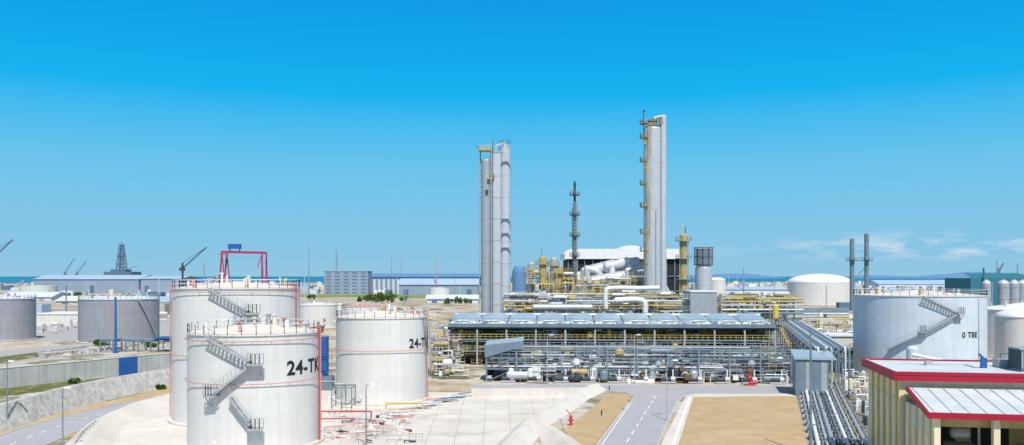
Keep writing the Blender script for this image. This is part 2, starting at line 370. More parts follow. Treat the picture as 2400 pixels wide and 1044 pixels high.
def tank(px,Y,rpx,ztop,m,rings=(),flights=(),plats=(),text=None,riser=None,rail=True,cone=.9,ringm=pinkr,dome=0,roofm=roofc,nozz=16):
    x=GX(px,Y); r=rpx*Y/F; b=B('storage_tank',(x,Y,0)); c=(0,0)
    b.rev((0,0,0),[(r+.6,.12),(r+.6,.35),(r,.36)],concr,64)
    b.rev((0,0,0),[(r,.1),(r,ztop)],m,72)
    b.rev((0,0,0),[(r,ztop-.12),(r+.14,ztop-.12),(r+.14,ztop),(r-.2,ztop+.02)],m,72)
    if dome: 
        pr=[(r*math.cos(i/8*math.pi/2)+.001,ztop+dome*math.sin(i/8*math.pi/2)) for i in range(9)]
        b.rev((0,0,0),pr,roofm,64)
    else: b.rev((0,0,0),[(r-.2,ztop+.02),(r*.5,ztop+cone*.5),(.3,ztop+cone)],roofm,64)
    if rail:
        n=int(2*math.pi*r/1.6); pts=[((r-.05)*math.cos(2*math.pi*i/n),(r-.05)*math.sin(2*math.pi*i/n),ztop) for i in range(n+1)]
        b.rail(pts,white,1.1,3,.06)
    for i in range(nozz):
        a=U(0,6.28);d=U(.2,.93)*r; z=ztop+cone*(1-d/r) if not dome else ztop
        mm=random.choice([roofc,white,roofc,pinkr,galv,ochre]); h=U(.3,1.3)
        b.tube((d*math.cos(a),d*math.sin(a),z-.1),(d*math.cos(a),d*math.sin(a),z+h),U(.1,.3),mm,8)
        if R()<.4: b.tube((d*math.cos(a),d*math.sin(a),z+h),(d*math.cos(a),d*math.sin(a),z+h+.15),.35,mm,8)
    for z in rings:
        b.arc(c,r+.28,0,2*math.pi,z,.05,ringm,64)
        for i in range(24):
            a=i*math.pi/12; b.beam(((r)*math.cos(a),r*math.sin(a),z),((r+.28)*math.cos(a),(r+.28)*math.sin(a),z),.07,galv)
    if riser is not None:
        for k,(aa,mm) in enumerate(riser):
            rr=r+.35; X=rr*math.cos(aa);Yy=rr*math.sin(aa)
            b.tube((X,Yy,.2),(X,Yy,ztop+.4),.09,mm,8); b.tube((X,Yy,ztop+.4),((r-.8)*math.cos(aa),(r-.8)*math.sin(aa),ztop+.5),.09,mm,8)
    for a0,z0,a1,z1 in flights: stair(b,c,r,a0,z0,a1,z1,galv)
    for a,z,w in plats:
        b.platform(c,z,r+.02,r+1.25,a-w,a+w,galv,galv,4)
        for s_ in(-.8,.8): b.beam((r*math.cos(a+s_*w),r*math.sin(a+s_*w),z-1.5),((r+1.1)*math.cos(a+s_*w),(r+1.1)*math.sin(a+s_*w),z-.2),.1,galv)
    if text: wrap_text(b,text[0],r,text[1],text[2],text[3],black)
    a=-1.9; b.tube(((r-.1)*math.cos(a),(r-.1)*math.sin(a),1.1),((r+.35)*math.cos(a),(r+.35)*math.sin(a),1.1),.4,m,14)
    return b.make(),x,r
rad=math.radians
zD=13.4
tank(597,103,148.5,zD,tankw,rings=(12.7,7.9),
  flights=((rad(-112),zD,rad(-75),10.3),(rad(-75),10.3,rad(-105),6.8),(rad(-92),6.6,rad(-75),3.1)),plats=((rad(-73),10.3,.10),(rad(-107),6.8,.08),(rad(-73),3.1,.1)),
  text=('24-TK-1',2.25,rad(-46),8.7),riser=((rad(-6),redp),(rad(-2),pinkr)))
tank(556,121,143,18.4,tankw,rings=(17.9,9.4),flights=((rad(-95),18.4,rad(-62),15.2),(rad(-62),15.2,rad(-95),11.5)),plats=((rad(-61),15.2,.1),),riser=((rad(-12),redp),(rad(-170),pinkr)),nozz=22)
tank(895,139,105,13.5,tankw,rings=(8.4,),flights=((rad(-20),13.5,rad(-2),4),),text=('24-TK-2',2.0,rad(-46),8.75),riser=((rad(-9),pinkr),))
tank(2152,170,142,16.3,tankb,rings=(),flights=((rad(-112),16.3,rad(-84),13.2),(rad(-84),13.2,rad(-110),9.8),(rad(-110),9.8,rad(-140),6)),plats=((rad(-82.5),13.2,.05),(rad(-112),9.8,.05)),text=('0 TBE',1.45,rad(-78),8.6),nozz=14)
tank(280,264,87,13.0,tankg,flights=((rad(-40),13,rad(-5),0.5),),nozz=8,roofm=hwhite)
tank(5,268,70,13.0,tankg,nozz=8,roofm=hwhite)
tank(2400,215,103,11.8,tankw,nozz=6,cone=1.6,roofm=white,rail=False)
tank(2402,182,62,11.5,tankw,nozz=3,dome=1.6,roofm=white,rail=False)
tank(1920,600,71,15.8,tankw,dome=6,roofm=white,rail=False,nozz=0)
tank(1680,430,20,18.,tankw,dome=1.5,roofm=white,rail=False,nozz=0)
tank(852,300,48,9.5,tankw,nozz=5,roofm=pinkr)
tank(745,330,45,9.,tankw,nozz=5,roofm=white)
for px,py,w in ((1030,700,24),(90,690,40),(640,690,30)):
    Y=DY(py); tank(px,Y,w,9,tankw,nozz=2,roofm=white,rail=False)
# ================================================================ columns
def column(b,px,Y,rpx,ztop,m,z0=0,n=20,rings=True):
    x=GX(px,Y); r=rpx*Y/F
    b.tube((x,Y,z0),(x,Y,ztop-r*.5),r,m,n,caps=False)
    b.rev((x,Y,ztop-r*.5),[(r,0),(r*.85,r*.3),(r*.5,r*.45),(.01,r*.5)],m,n)
    if rings:
        z=z0+5
        while z<ztop-2: b.rev((x,Y,z),[(r,0),(r+.04,.02),(r+.04,.16),(r,.18)],m,n); z+=6.2
    return x,r
Y=240
b=B('distillation_column')
x1,r1_=column(b,1184,Y,13,57,colml); b.make()
b2=B('distillation_column')
x2,r2_=column(b2,1140,Y-1,12.5,53,colm); 
x3=GX(1162,Y); b2.bx(GX(1151,238),GX(1173,238),238.2,241,0,54.5,colml); b2.bx(GX(1151,238)-.1,GX(1173,238)+.1,238.1,241.1,54.5,54.9,galv)
for z in range(6,54,6): b2.bx(GX(1151,238)-.03,GX(1173,238)+.03,238.14,241,z,z+.12,galv)
b2.tube((GX(1151,237),237,6),(GX(1151,237),237,57.5),.18,galv,8); b2.tube((GX(1155,237),237,6),(GX(1155,237),237,58),.09,steeld,6)
for i in range(26):
    z=14+i*1.55
    xx=x2-r2_; b2.bx(xx-.5,xx+.05,238,240,z,z+.16,galv); 
b2.beam((x2-r2_-.5,238,8),(x2-r2_-.5,238,53),.12,galv); b2.beam((x2-r2_-.5,239.4,8),(x2-r2_-.5,239.4,53),.12,galv)
b2.bx(x2-2.2,x2+1.4,236.5,241,55.0,55.25,yellow)
b2.rail([(x2-2.2,236.5,55.2),(x2+1.4,236.5,55.2)],yellow,1.2,.7,.12); b2.rail([(x2-2.2,236.5,55.2),(x2-2.2,241,55.2)],yellow,1.2,.7,.12)
for dx in(-1.6,1.2): b2.beam((x2+dx,238,51.5),(x2+dx,238,55),.25,steeld)
b2.platform((x2,Y-1),47.3,r2_,r2_+1,rad(-80),rad(-20),yellow,yellow,5)
b2.bx(x2-.2,x2+.6,237.1,237.6,43,44,steeld)
for z in(36,32,52,28): b2.bx(x2+4.2,x2+7.2,237.9,238.5,z,z+.2,galv)
b2.pipe([(x3,Y,54),(x3,Y,56.5),(x1,Y,57.6),(x1,Y,56)],.35,colml)
b2.rail([(x1-1.5,238,56.8),(x1+1.5,238,56.8)],steeld,1,.6,.1)
b2.make()
Y=260; b=B('distillation_column')
x,r=column(b,1530,Y,21.5,66.2,colml,n=36)
xb,rb=column(b,1553,Y+1.6,9,69.5,colml)
b.tube((GX(1549,257.6),258.2,8),(GX(1549,257.6),258.2,66),.14,steeld,8)
b.tube((GX(1539,256),257.0,8),(GX(1539,256),257.0,40),.12,galv,6)
b.pipe([(x+.6,Y,66),(x+.6,Y,68.2),(x+2.2,Y,68.6),(xb,Y+1.6,68)],.5,galv)
for py in(290,323,378,432,484,546,588,618):
    z=ZZ(py,Y); b.platform((x,Y),z,r,r+1.1,rad(-215),rad(-130),ochre,yellow,6)
b.platform((x,Y),66.3,r-.5,r+.4,rad(-200),rad(-20),ochre,yellow,12)
lx=x-r*.72
for z0_,z1_,ox in((20,34,-.2),(33,47,.5),(46,58,-.2),(57,66,.7)):
    X=lx+ox
    for dx in(-.35,.35): b.beam((X+dx,257.0,z0_),(X+dx,257.0,z1_),.09,yellow)
    z=z0_
    while z<z1_:
        b.beam((X-.35,256.9,z),(X+.35,256.9,z),.07,yellow); b.beam((X-.4,256.4,z),(X+.4,256.4,z),.07,yellow); b.beam((X-.4,256.4,z),(X-.35,257.0,z),.06,yellow); z+=.8
for z in(60,52,40,30): b.bx(x-r-.2,x-r+.6,257.9,258.3,z,z+U(1.5,4),ochre)
b.tube((x-r-.3,258,62),(x-r-.3,258,70),.12,steeld,6); b.ball((x-r-.3,258,70),.35,steeld)
b.bx(x-1.5,x+1.2,258.2,261,66.4,67.4,steeld)
b.make()
Y=300; b=B('flare_stack'); xx=GX(1347,Y)
b.tube((xx,Y,0),(xx,Y,46),.75,steel,12,r2=.6); b.tube((xx,Y,46),(xx,Y,52),.4,steeld,10); b.tube((xx,Y,52),(xx,Y,53.4),.55,steeld,10,r2=.3)
for py in(457,504,553,600): b.platform((xx,Y),ZZ(py,Y),.6,1.8,0,2*math.pi,steeld,ochre,10)
b.tube((xx+.9,Y-.5,4),(xx+.9,Y-.5,46),.14,galv,6); b.tube((xx-.9,Y-.5,4),(xx-.9,Y-.5,44),.12,steeld,6)
z=6
while z<46: b.beam((xx-.5,Y-.9,z),(xx+.5,Y-.9,z),.1,ochre); z+=1.1
b.make()
Y=290; b=B('process_column'); column(b,1602,Y,9,34.5,ochre); xx=GX(1602,Y)
for z in(18,25,31): b.platform((xx,Y),z+1.2,1.3,2.7,0,2*math.pi,galv,yellow,10)
b.beam((xx-.6,Y,34),(xx-.6,Y,38),.25,yellow);b.beam((xx+.6,Y,33),(xx+.6,Y,36.8),.25,steeld)
for dx in(-1.5,1.5): b.beam((xx+dx,Y-1,0),(xx+dx,Y-1,33),.2,galv)
b.make()
Y=275; b=B('reactor_vessel'); xx,rr=column(b,1649,Y,19.5,24,colml,n=28)
b.tube((xx,Y,23.6),(xx,Y,28.8),rr*.97,steel,24,caps=False)
for i in range(30):
    a=i*math.pi/15; b.beam((xx+(rr+.3)*math.cos(a),Y+(rr+.3)*math.sin(a),23.6),(xx+(rr+.3)*math.cos(a),Y+(rr+.3)*math.sin(a),29.2),.13,galv if i%3 else steeld)
for z in(23.8,26.4,29.2): b.arc((xx,Y),rr+.3,0,2*math.pi,z,.12,steeld,24)
b.rev((xx,Y,28.8),[(rr,0),(rr*.7,.4),(.01,.6)],galv,24)
b.make()
Y=330; b=B('exhaust_stacks')
for px,py in((1997,560),(2031,548)):
    xx=GX(px,Y); b.tube((xx,Y,0),(xx,Y,ZZ(py,Y)),.85,steel,14); b.platform((xx,Y),ZZ(610,Y),.9,2.3,0,2*math.pi,steeld,galv,8)
    for i in range(5): b.rev((xx,Y,5+i*5),[(.85,0),(.95,.1),(.85,.2)],steel,14)
b.bx(GX(1985,Y),GX(2040,Y),Y-.6,Y+.6,ZZ(610,Y)-.2,ZZ(610,Y),steel); b.beam((GX(1997,Y),Y,18),(GX(2031,Y),Y,24),.3,steel)
b.make()
# ================================================================ big white process hall
Y=345; b=B('process_hall'); xa=GX(1326,Y);xb=GX(1606,Y)
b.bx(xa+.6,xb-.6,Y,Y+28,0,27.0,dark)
zt=ZZ(584,Y)
prof=[(xa-.5,27),(xa-.5,29.2),(xa+2,zt),(xb-2,zt),(xb+.5,29.2),(xb+.5,27)]
for i in range(5):
    (u0,w0),(u1,w1)=prof[i],prof[i+1]; b.add([(u0,Y-1.5,w0),(u1,Y-1.5,w1),(u1,Y+30,w1+.4),(u0,Y+30,w0)],[(0,1,2,3)],white)
b.add([(p_[0],Y-1.5,p_[1]) for p_ in prof],[tuple(range(6))],white)
for i in range(15):
    x=xa+1+(xb-xa-2)*i/14; b.beam((x,Y-.4,0),(x,Y-.4,27),.35,steel)
for z in(8,14,20): b.beam((xa,Y-.4,z),(xb,Y-.4,z),.35,steel)
b.make()
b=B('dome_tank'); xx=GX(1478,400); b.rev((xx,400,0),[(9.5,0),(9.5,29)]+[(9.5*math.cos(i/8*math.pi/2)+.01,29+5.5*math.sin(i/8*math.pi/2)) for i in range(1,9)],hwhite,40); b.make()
# ================================================================ process units (mid ground)
pal=[silver,white,galv,ochre,yellow,steel,colml,pale,brown,cold,ochre]
b=B('process_unit')
for k in range(14):
    x0=GX(U(1365,1500),U(270,300)); z=U(18,24); yy=U(268,300)
    b.pipe([(x0,yy,5),(x0,yy,z),(x0+U(3,8),yy,z+U(-1,2)),(x0+U(8,10),yy,U(12,18))],U(.5,1.1),random.choice([silver,white,colml]),12)
b.vessel((GX(1385,280),280,21.5),(GX(1440,280),280,23.5),2.2,silver); b.vessel((GX(1420,275),275,23),(GX(1495,275),275,24.5),1.8,colml)
b.vessel((GX(1380,270),270,18),(GX(1470,270),270,20),2.0,silver)
frame(b,GX(1355,262),GX(1505,262),262,272,[6,11,15,19],8,ochre,.35,yellow)
clutter(b,GX(1345,258),GX(1520,258),256,272,8,20,170,pal,(.06,.28))
b.make()
b=B('process_unit')
frame(b,GX(1235,270),GX(1340,270),270,282,[8,13,18,21.5],6,ochre,.35,yellow)
clutter(b,GX(1230,268),GX(1345,268),268,282,8,22,130,[ochre,yellow,galv,silver,brown,white,yellow],(.06,.28))
for px,t in((1245,24),(1272,26),(1298,25.5),(1310,23)):
    x=GX(px,275); b.vessel((x,275,10),(x,275,t),1.2,random.choice([ochre,galv])); b.platform((x,275),t-2,1.2,2.2,0,6.28,ochre,yellow,8)
b.beam((GX(1272,275),275,26),(GX(1268,275),275,29),.15,steeld)
b.make()
b=B('process_unit')
frame(b,GX(1180,225),GX(1580,225),222,232,[5,9,12.5,14.5],16,steel,.3,yellow)
clutter(b,GX(1175,225),GX(1590,225),218,234,9,15.5,360,pal,(.06,.22))
for z,yy,r,m in((14.6,222,.2,steel),(13.6,219,.28,galv),(12.4,218,.2,ochre),(15.3,226,.15,silver)):
    b.tube((GX(1180,yy),yy,z),(GX(1600,yy),yy,z),r,m,10)
Yb=214
b.pipe([tuple(v) for v in smooth([Vector((GX(1420,Yb),Yb,12)),Vector((GX(1420,Yb),Yb,15.8)),Vector((GX(1432,Yb),Yb,17)),Vector((GX(1500,Yb),Yb,17)),Vector((GX(1545,Yb),Yb,17.1))],5)],.6,white,12)
b.pipe([tuple(v) for v in smooth([Vector((GX(1438,Yb),Yb-3,14.0)),Vector((GX(1485,Yb),Yb-3,14.2)),Vector((GX(1505,Yb),Yb-3,13.6)),Vector((GX(1508,Yb),Yb-3,11))],5)],.75,white,12)
b.vessel((GX(1250,Yb),Yb-2,12.2),(GX(1385,Yb),Yb-2,12.2),.9,galv)
b.make()
b=B('process_unit')
frame(b,GX(1590,240),GX(1850,240),236,248,[6,11,14.2],12,steel,.3,yellow)
clutter(b,GX(1590,240),GX(1850,240),234,250,8,15,160,[yellow,ochre,galv,steel,yellow,white,brown],(.06,.25))
b.bx(GX(1618,225),GX(1680,225),225,235,5,15.8,colm)
b.bx(GX(1617,225),GX(1681,225),224.8,235.2,15.8,16.2,white)
for z,m in((13.9,yellow),(13,ochre),(12,galv),(10.8,silver),(9.8,steel)): b.tube((GX(1690,236),235,z),(GX(1880,236),235,z),.25,m,8)
b.make()
# ================================================================ air cooler rack
O=(GX(1050,192),192,0); b=B('air_cooler_rack',O,rad(-3)); Lc=72.5
nb=11
b.bx(0,Lc,-.2,13,8.2,8.7,steeld)
b.bx(0,Lc,-.6,-.2,8.6,9.4,steel)
for i in range(nb+1):
    x=Lc*i/nb
    for y in(0,6,12.5): b.beam((x,y,0),(x,y,8.15),.38,galv if y==0 else ochre)
    for z in(3.2,5.8,8.0): b.beam((x,0,z),(x,12.5,z),.3,steel)
for z in(3.2,5.8): 
    for y in(0,6,12.4): b.beam((0,y,z),(Lc,y,z),.34,steel if y==0 else brown)
    b.bx(0,Lc,1,12,z-.05,z+.05,ochre)
for i in range(nb):
    x0=Lc*i/nb+.1;x1_=Lc*(i+1)/nb-.1; xm=(x0+x1_)/2; w=(x1_-x0)/2
    K=10; arcp=[(xm+w*math.cos(math.pi*k/K),9.3+.75*math.sin(math.pi*k/K)) for k in range(K+1)]
    for k in range(K):
        (a0,h0),(a1,h1)=arcp[k],arcp[k+1]
        b.add([(a0,3.,h0),(a1,3.,h1),(a1,13,h1+1.2),(a0,13,h0+1.2)],[(3,2,1,0)],cold,True)
    b.add([(p_[0],2.95,p_[1]) for p_ in arcp],[tuple(reversed(range(K+1)))],white)
    b.bx(x0,x1_,-.2,3,8.75,9.3,cold)
    b.rev((xm,1.3,9.3),[(1.7,0),(1.5,.4),(1.7,.7),(1.55,.75),(1.3,.35)],white,20)
    b.add([(xm+1.3*math.cos(t*.314),1.3+1.3*math.sin(t*.314),9.62) for t in range(20)],[tuple(range(20))],galv)
    for t in range(4):
        a=t*math.pi/2+.4; b.beam((xm,1.3,9.72),(xm+1.2*math.cos(a),1.3+1.2*math.sin(a),9.78),.3,white,.06)
    b.tube((xm,1.3,9.6),(xm,1.3,10.1),.2,white,8)
    for k in range(6):
        xx=x0+(x1_-x0)*R(); b.bx(xx,xx+U(.3,1.2),U(-.1,.3),U(.5,2.6),9.3,U(9.5,9.95),random.choice([white,galv,silver]))
b.rail([(0,-.6,9.4),(Lc,-.6,9.4)],steel,1.1,1.6,.06)
b.tube((0,14,10.7),(Lc,14,10.7),.5,cold,12)
b.tube((0,13.4,9.),(Lc,13.4,9.),.5,cold,12)
dp=[ochre,brown,ochre,yellow,galv,steel,pale,brown,ochre,brown]
for z0,z1,n in((.2,2.8,260),(3.3,5.4,280),(5.9,7.9,260)):
    clutter(b,0,Lc-1,.8,11,z0,z1,n,dp,(.05,.16))
for z in(3.25,5.85): b.rail([(0,.1,z),(Lc,.1,z)],yellow,1.1,1.2,.07)
for k in range(5): b.tube((0,U(3,11),6.6+k*.25),(Lc,U(3,11),6.6+k*.25),.15,random.choice([ochre,brown,galv]),7)
b.bx(0,Lc,12.6,12.8,0,8,brown)
for i in range(3):
    xL=-1.2; b.beam((xL,0 if i%2 else 5,i*3),(xL,5 if i%2 else 0,i*3+3),.25,galv,.3)
for i in range(12):
    b.beam((Lc+1+i*.35,-1,8.5-i*.7),(Lc+1+i*.35,1.2,8.5-i*.7),.3,yellow,.08)
b.beam((Lc+1,-1,8.6),(Lc+5,-1,.4),.12,yellow,.3); b.beam((Lc+1,-1,9.7),(Lc+5,-1,1.5),.1,yellow); 
b.make()
# ---- front pipe rack
O=(GX(1140,162),162,0); b=B('pipe_rack',O,rad(-3)); Lp=57
frame(b,0,Lp,0,7,[2.6,4.7,6.4],10,steel,.3,galv,True)
for z,ms,nn in((6.5,[galv,steel,cold,steel],2),(4.8,[white,silver,galv,steel,steel],5),(2.7,[white,white,silver,galv,white],7)):
    for k in range(nn):
        y=.6+k*.95; r=U(.09,.2); m=random.choice(ms); xs=U(0,12) if k%2 else 0; b.tube((xs,y,z+r*.6),(Lp-U(0,14),y,z+r*.6),r,m,8)
clutter(b,0,Lp-1,-1,7,.2,2.4,330,[white,galv,steel,brown,silver,white,steeld,ochre,dark],(.05,.18))
clutter(b,0,Lp-1,.0,7,2.9,4.3,200,[white,galv,silver,white,ochre,steel],(.04,.13))
clutter(b,0,Lp-1,.0,7,4.9,6.,50,[steel,galv,steel,ochre],(.04,.12))
for k in range(11):
    x=3+k*5; b.tube((x,-.8,.75),(x+1.5,-.8,.75),.42,steeld,12); b.bx(x-.2,x+2.6,-1.3,-.3,.1,.35,concw); b.tube((x+1.6,-.8,.75),(x+2.4,-.8,.75),.55,galv,12); b.tube((x+2,-.8,1.1),(x+2,-.8,2.6),.14,white,8)
for k in range(60):
    x=U(0,Lp); b.tube((x,-.3,.1),(x,-.3,U(1,2.6)),.08,white,6)
b.add([(-.3,-.4,6.9),(7,-.4,7.8),(7,5,8.2),(-.3,5,7.4)],[(0,1,2,3)],cold); b.add([(-.3,-.4,6.9),(7,-.4,7.8),(7,-.4,6.2),(5.2,-.4,6.2),(-.3,-.4,4.6)],[(0,1,2,3,4)],steel)
b.bx(0,Lp,8.5,8.7,0,1.6,pale)
b.make()
b=B('fire_monitor'); x,y,_=G(1757,905); b.tube((x,y,0),(x,y,1.3),.18,redp,8); b.ball((x,y,1.5),.5,redp,10); b.tube((x,y,1.5),(x-1.2,y-.8,2.3),.16,redp,8); b.tube((x,y,.6),(x+1.4,y,.6),.3,redp,8);b.bx(x-.8,x+.8,y-.4,y+.4,0,.4,redp); b.make()
O=G(1865,930); b=B('equipment_shelter',(O[0],O[1],0),rad(-14))
b.bx(0,5.2,0,7,0,6.4,steel); b.add([(-.3,-.3,6.5),(6.2,-.3,6.5),(6.2,8,7.2),(-.3,8,7.2)],[(0,1,2,3)],cold); b.bx(-.3,6.2,-.3,-.1,6.2,6.49,cold)
for i in range(4): b.bx(.4+i*1.2,1.3+i*1.2,-.05,0.02,1,5.8,galv if i%2 else steel)
b.make()
vd=Vector((.2419,.9703,0)); ud=Vector((.9703,-.2419,0))
b=B('pipe_rack')
base=Vector((GX(1905,150),150,0))
def LP(u,v,z): q=base+ud*u+vd*v; return (q.x,q.y,z)
for k in range(13):
    v=k*9
    for u in(0,6): b.beam(LP(u,v,0),LP(u,v,7.4),.32,steel)
    for z in(5.2,7.2): b.beam(LP(-.5,v,z),LP(6.5,v,z),.28,steel)
for u in(-.2,6.2):
    for z in(5.2,7.2): b.beam(LP(u,0,z),LP(u,108,z),.26,steel)
for k in range(10):
    r=U(.1,.24); u=.3+k*.6; b.tube(LP(u,-2,7.45+r),LP(u,108-U(0,30),7.45+r),r,random.choice([white,silver,galv,cold,steel,steel]),8)
for k in range(7):
    r=U(.1,.22); u=.5+k*.8; b.tube(LP(u,-1,5.4+r),LP(u,108,5.4+r),r,random.choice([white,silver,galv,brown]),8)
for k in range(5): 
    u=.6+k*1.1; b.pipe([LP(u,-2,7.7),LP(u,-3,7.2),LP(u,-3,1)],.16,random.choice([white,silver,steel]),8)
b.rail([LP(-.6,0,7.4),LP(-.6,105,7.4)],galv,1.1,2,.06)
b.make()
b=B('pipeway'); 
a0=Vector((GX(1962,99),99,0)); a1=Vector((GX(1915,153),153,0)); dd=(a1-a0).normalized(); uu=Vector((dd.y,-dd.x,0)); Lw=(a1-a0).length
a0=a0-dd*25; Lw+=25
def WP(u,v,z): q=a0+uu*u+dd*v; return (q.x,q.y,z)
u=-3.0
for k,(r,m) in enumerate(((.12,galv),(.24,white),(.09,steel),(.16,silver),(.24,galv),(.09,steeld),(.13,steel),(.22,white),(.1,steel),(.17,silver),(.09,ochre),(.2,galv),(.1,steel))):
    u+=r+.11; b.tube(WP(u,0,.75+r),WP(u,Lw+2,.75+r),r,m,10); u+=r+.11
    for j in range(4):
        v=U(20,Lw); b.tube(WP(u-r-.11,v,.75+r),WP(u-r-.11,v+.25,.75+r),r*1.5,random.choice([galv,steel]),8)
for k in range(int(Lw/5)):
    b.beam(WP(-3.3,k*5,.55),WP(3.6,k*5,.55),.35,concw,.35)
    for u in(-3.,0,3.2): b.beam(WP(u,k*5,0),WP(u,k*5,.5),.35,concw)
b.make()
gd=mat('gravel_dark',(.24,.23,.21),.95,var=.35,scale=1.3,bump=.6)
b=B('gravel_yard'); b.poly([WP(-4.2,0,0)[:2],WP(13,0,0)[:2],WP(14,Lw+20,0)[:2],WP(-4.2,Lw,0)[:2]],.06,gd);b.make()
b=B('pump_station')
for i in range(300):
    v=U(22,Lw+12); u=U(4.4,11); q=Vector(WP(u,v,0)); m=random.choice([white,cream,galv,white,ochre,steel,silver,pale,steeld]); h=U(.6,2.4); r=U(.06,.18)
    t=R()
    if t<.5: b.pipe([(q.x,q.y,0),(q.x,q.y,h),(q.x+U(.8,2.5),q.y+U(-.5,.5),h),(q.x+1.8,q.y,.2)],r,m,7)
    elif t<.6: b.vessel((q.x,q.y,.5),(q.x,q.y,h+.6),U(.2,.5),m,10)
    elif t<.75: b.bx(q.x-.4,q.x+.3,q.y-.4,q.y+.4,.05,h*.6,m)
    else: b.rail([(q.x,q.y,.2),(q.x+2.5,q.y-.4,.2)],yellow if R()<.4 else galv,1.1,.8,.05)
b.make()
# ================================================================ right hand building with crimson trim
bo=Vector((36.0,80.2,0))
b=B('service_building',(bo.x,bo.y,0),rad(-10))
W=26;D=13.2
b.bx(.5,W,.5,D-.4,0,10.18,cream)
b.bx(-.1,W+.4,-.1,D,10.2,10.75,crimson); b.bx(.25,W,.25,D-.35,10.752,10.9,roofw)
b.bx(-.15,W+.45,-.15,.15,10.75,11.05,crimson); b.bx(-.15,.15,.15,D,10.75,11.05,crimson); b.bx(.15,W+.45,D-.25,D+.05,10.75,11.05,crimson)
b.bx(.15,.4,.15,D-.25,10.75,11.0,white)
zf,zn=9.6,8.6; y0=-9.5
b.add([(1,-.2,zf),(W,-.2,zf),(W,y0,zn),(.2,y0,zn)],[(0,3,2,1)],roofw)
for i in range(18): b.beam((1.4+i*1.35,-.3,zf+.02),(.8+i*1.35,y0+.1,zn+.02),.06,galv,.06)
b.add([(.2,y0-.02,zn+.12),(W,y0-.02,zn+.12),(W,y0-.02,zn-.42),(.2,y0-.02,zn-.42)],[(0,3,2,1)],crimson)
b.beam((.2,y0,zn-.1),(1,-.1,zf-.1),.2,crimson,.45)
b.add([(1,-.2,zf-.4),(W,-.2,zf-.4),(W,y0,zn-.4),(.2,y0,zn-.4)],[(0,1,2,3)],pale)
b.bx(W-.3,W,y0,-.2,0,zn-.5,cream)
for i in range(6):
    x=.8+i*4.6; b.bx(x,x+.5,y0+.5,y0+1.1,0,zn-.42,cream)
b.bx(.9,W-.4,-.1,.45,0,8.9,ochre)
b.bx(.9,1.3,-8.35,-.15,0,8.3,pale)
for i in range(4): b.bx(.82,.9,-7.9+i*2.0,-7.5+i*2.0,0,8.2,yellow); b.bx(.85,.9,-7.2+i*2.0,-6.3+i*2.0,3.5,6.5,cream)
for i in range(5):
    b.bx(2+i*4.6,5.2+i*4.6,-.16,-.12,0,6.5,dark)
b.bx(1.4,W-.4,y0+1.6,y0+1.75,7.3,8.0,ochre)
for i in range(5):
    b.bx(.38,.52,1.6+i*2.3,2.7+i*2.3,5.5,8.4,pale); b.bx(.3,.52,1.0+i*2.3,1.25+i*2.3,0,10.1,yellow)
for i in range(3):
    b.vessel((3.5+i*6,-5,6.3),(4.6+i*6,-5,6.3),.5,galv,14); b.bx(3+i*6,5.2+i*6,-6,-4,0,5.4,steel); b.bx(3.2+i*6,5.0+i*6,-6.1,-6.02,3.6,5.1,silver); b.pipe([(5.6+i*6,-5,0),(5.6+i*6,-5,7),(7+i*6,-5,7)],.12,galv)
b.bx(12.0,16,3,6,11.1,13.0,steeld); b.bx(11.9,16.1,2.9,6.1,13.0,13.15,galv); 
for i in range(12): b.bx(12.05+i*.33,12.2+i*.33,2.92,3.0,11.2,12.9,galv)
for dx in(12.1,15.8): b.bx(dx,dx+.2,3.1,5.9,10.9,11.1,galv)
b.bx(9.6,10.1,6,6.5,10.9,11.9,blue); b.beam((9.85,6.2,11.8),(9.4,6.2,12.3),.2,blue)
b.rail([(12,8,10.9),(18,8,10.9)],steeld,1.3,.8,.06)
b.bx(11.4,14.5,6.6,8.4,10.9,11.7,galv)
b.pipe([(2,9,10.95),(9,9,10.95),(9,6,10.95)],.06,galv,6); b.bx(5,5.6,8,8.6,10.9,11.35,galv)
b.make()
b=B('pressure_vessel'); x=GX(2139,125); b.vessel((x,125,1),(x,125,9.4),.85,tankb,18)
for a in range(3): b.beam((x+.7*math.cos(a*2.1),125+.7*math.sin(a*2.1),0),(x+.7*math.cos(a*2.1),125+.7*math.sin(a*2.1),1.5),.15,steel)
b.make()
b=B('pipe_bridge'); b.tube((GX(2150,120),120,8),(GX(2400,115),115,6.5),.55,tankb,12); b.tube((GX(2170,118),122,8.8),(GX(2260,118),119,7.6),.3,white,10)
for i in range(5):
    t=i/4; b.beam((GX(2150+250*t,120),120-5*t,0),(GX(2150+250*t,120),120-5*t,7-1.2*t),.3,steel)
b.make()
def house(name,px0,px1,Y,d,z,m,roof=white,win=3):
    b=B(name,(GX(px0,Y),Y,0)); w=GX(px1,Y)-GX(px0,Y)
    b.bx(0,w,0,d,0,z,m); b.bx(-.3,w+.3,-.3,d+.3,z,z+.35,roof)
    nf=max(1,int(z/3.6))
    for f in range(nf):
        for i in range(win):
            cx=w*(i+.5)/win; ww=w/win*.28; zc=z*(f+.5)/nf
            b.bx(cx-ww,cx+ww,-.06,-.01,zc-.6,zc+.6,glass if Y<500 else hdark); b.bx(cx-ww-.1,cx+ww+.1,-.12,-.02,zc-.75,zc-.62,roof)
    return b.make()
house('control_house',1945,2012,190,8,6.6,pale,white,2)
house('storage_shed',78,192,345,20,4.6,pale,white,0)
house('storage_shed',705,800,420,15,6,pale,white,0)
house('office_building',760,862,950,30,25.5,hgrey,hgrey,5)
house('pavilion',865,935,980,20,17.2,hgrey,dblue,0)
b=B('colonnade'); 
for i in range(7): x=GX(866+i*11,975); b.bx(x,x+2.4,970,975,0,16.8,hwhite)
b.make()
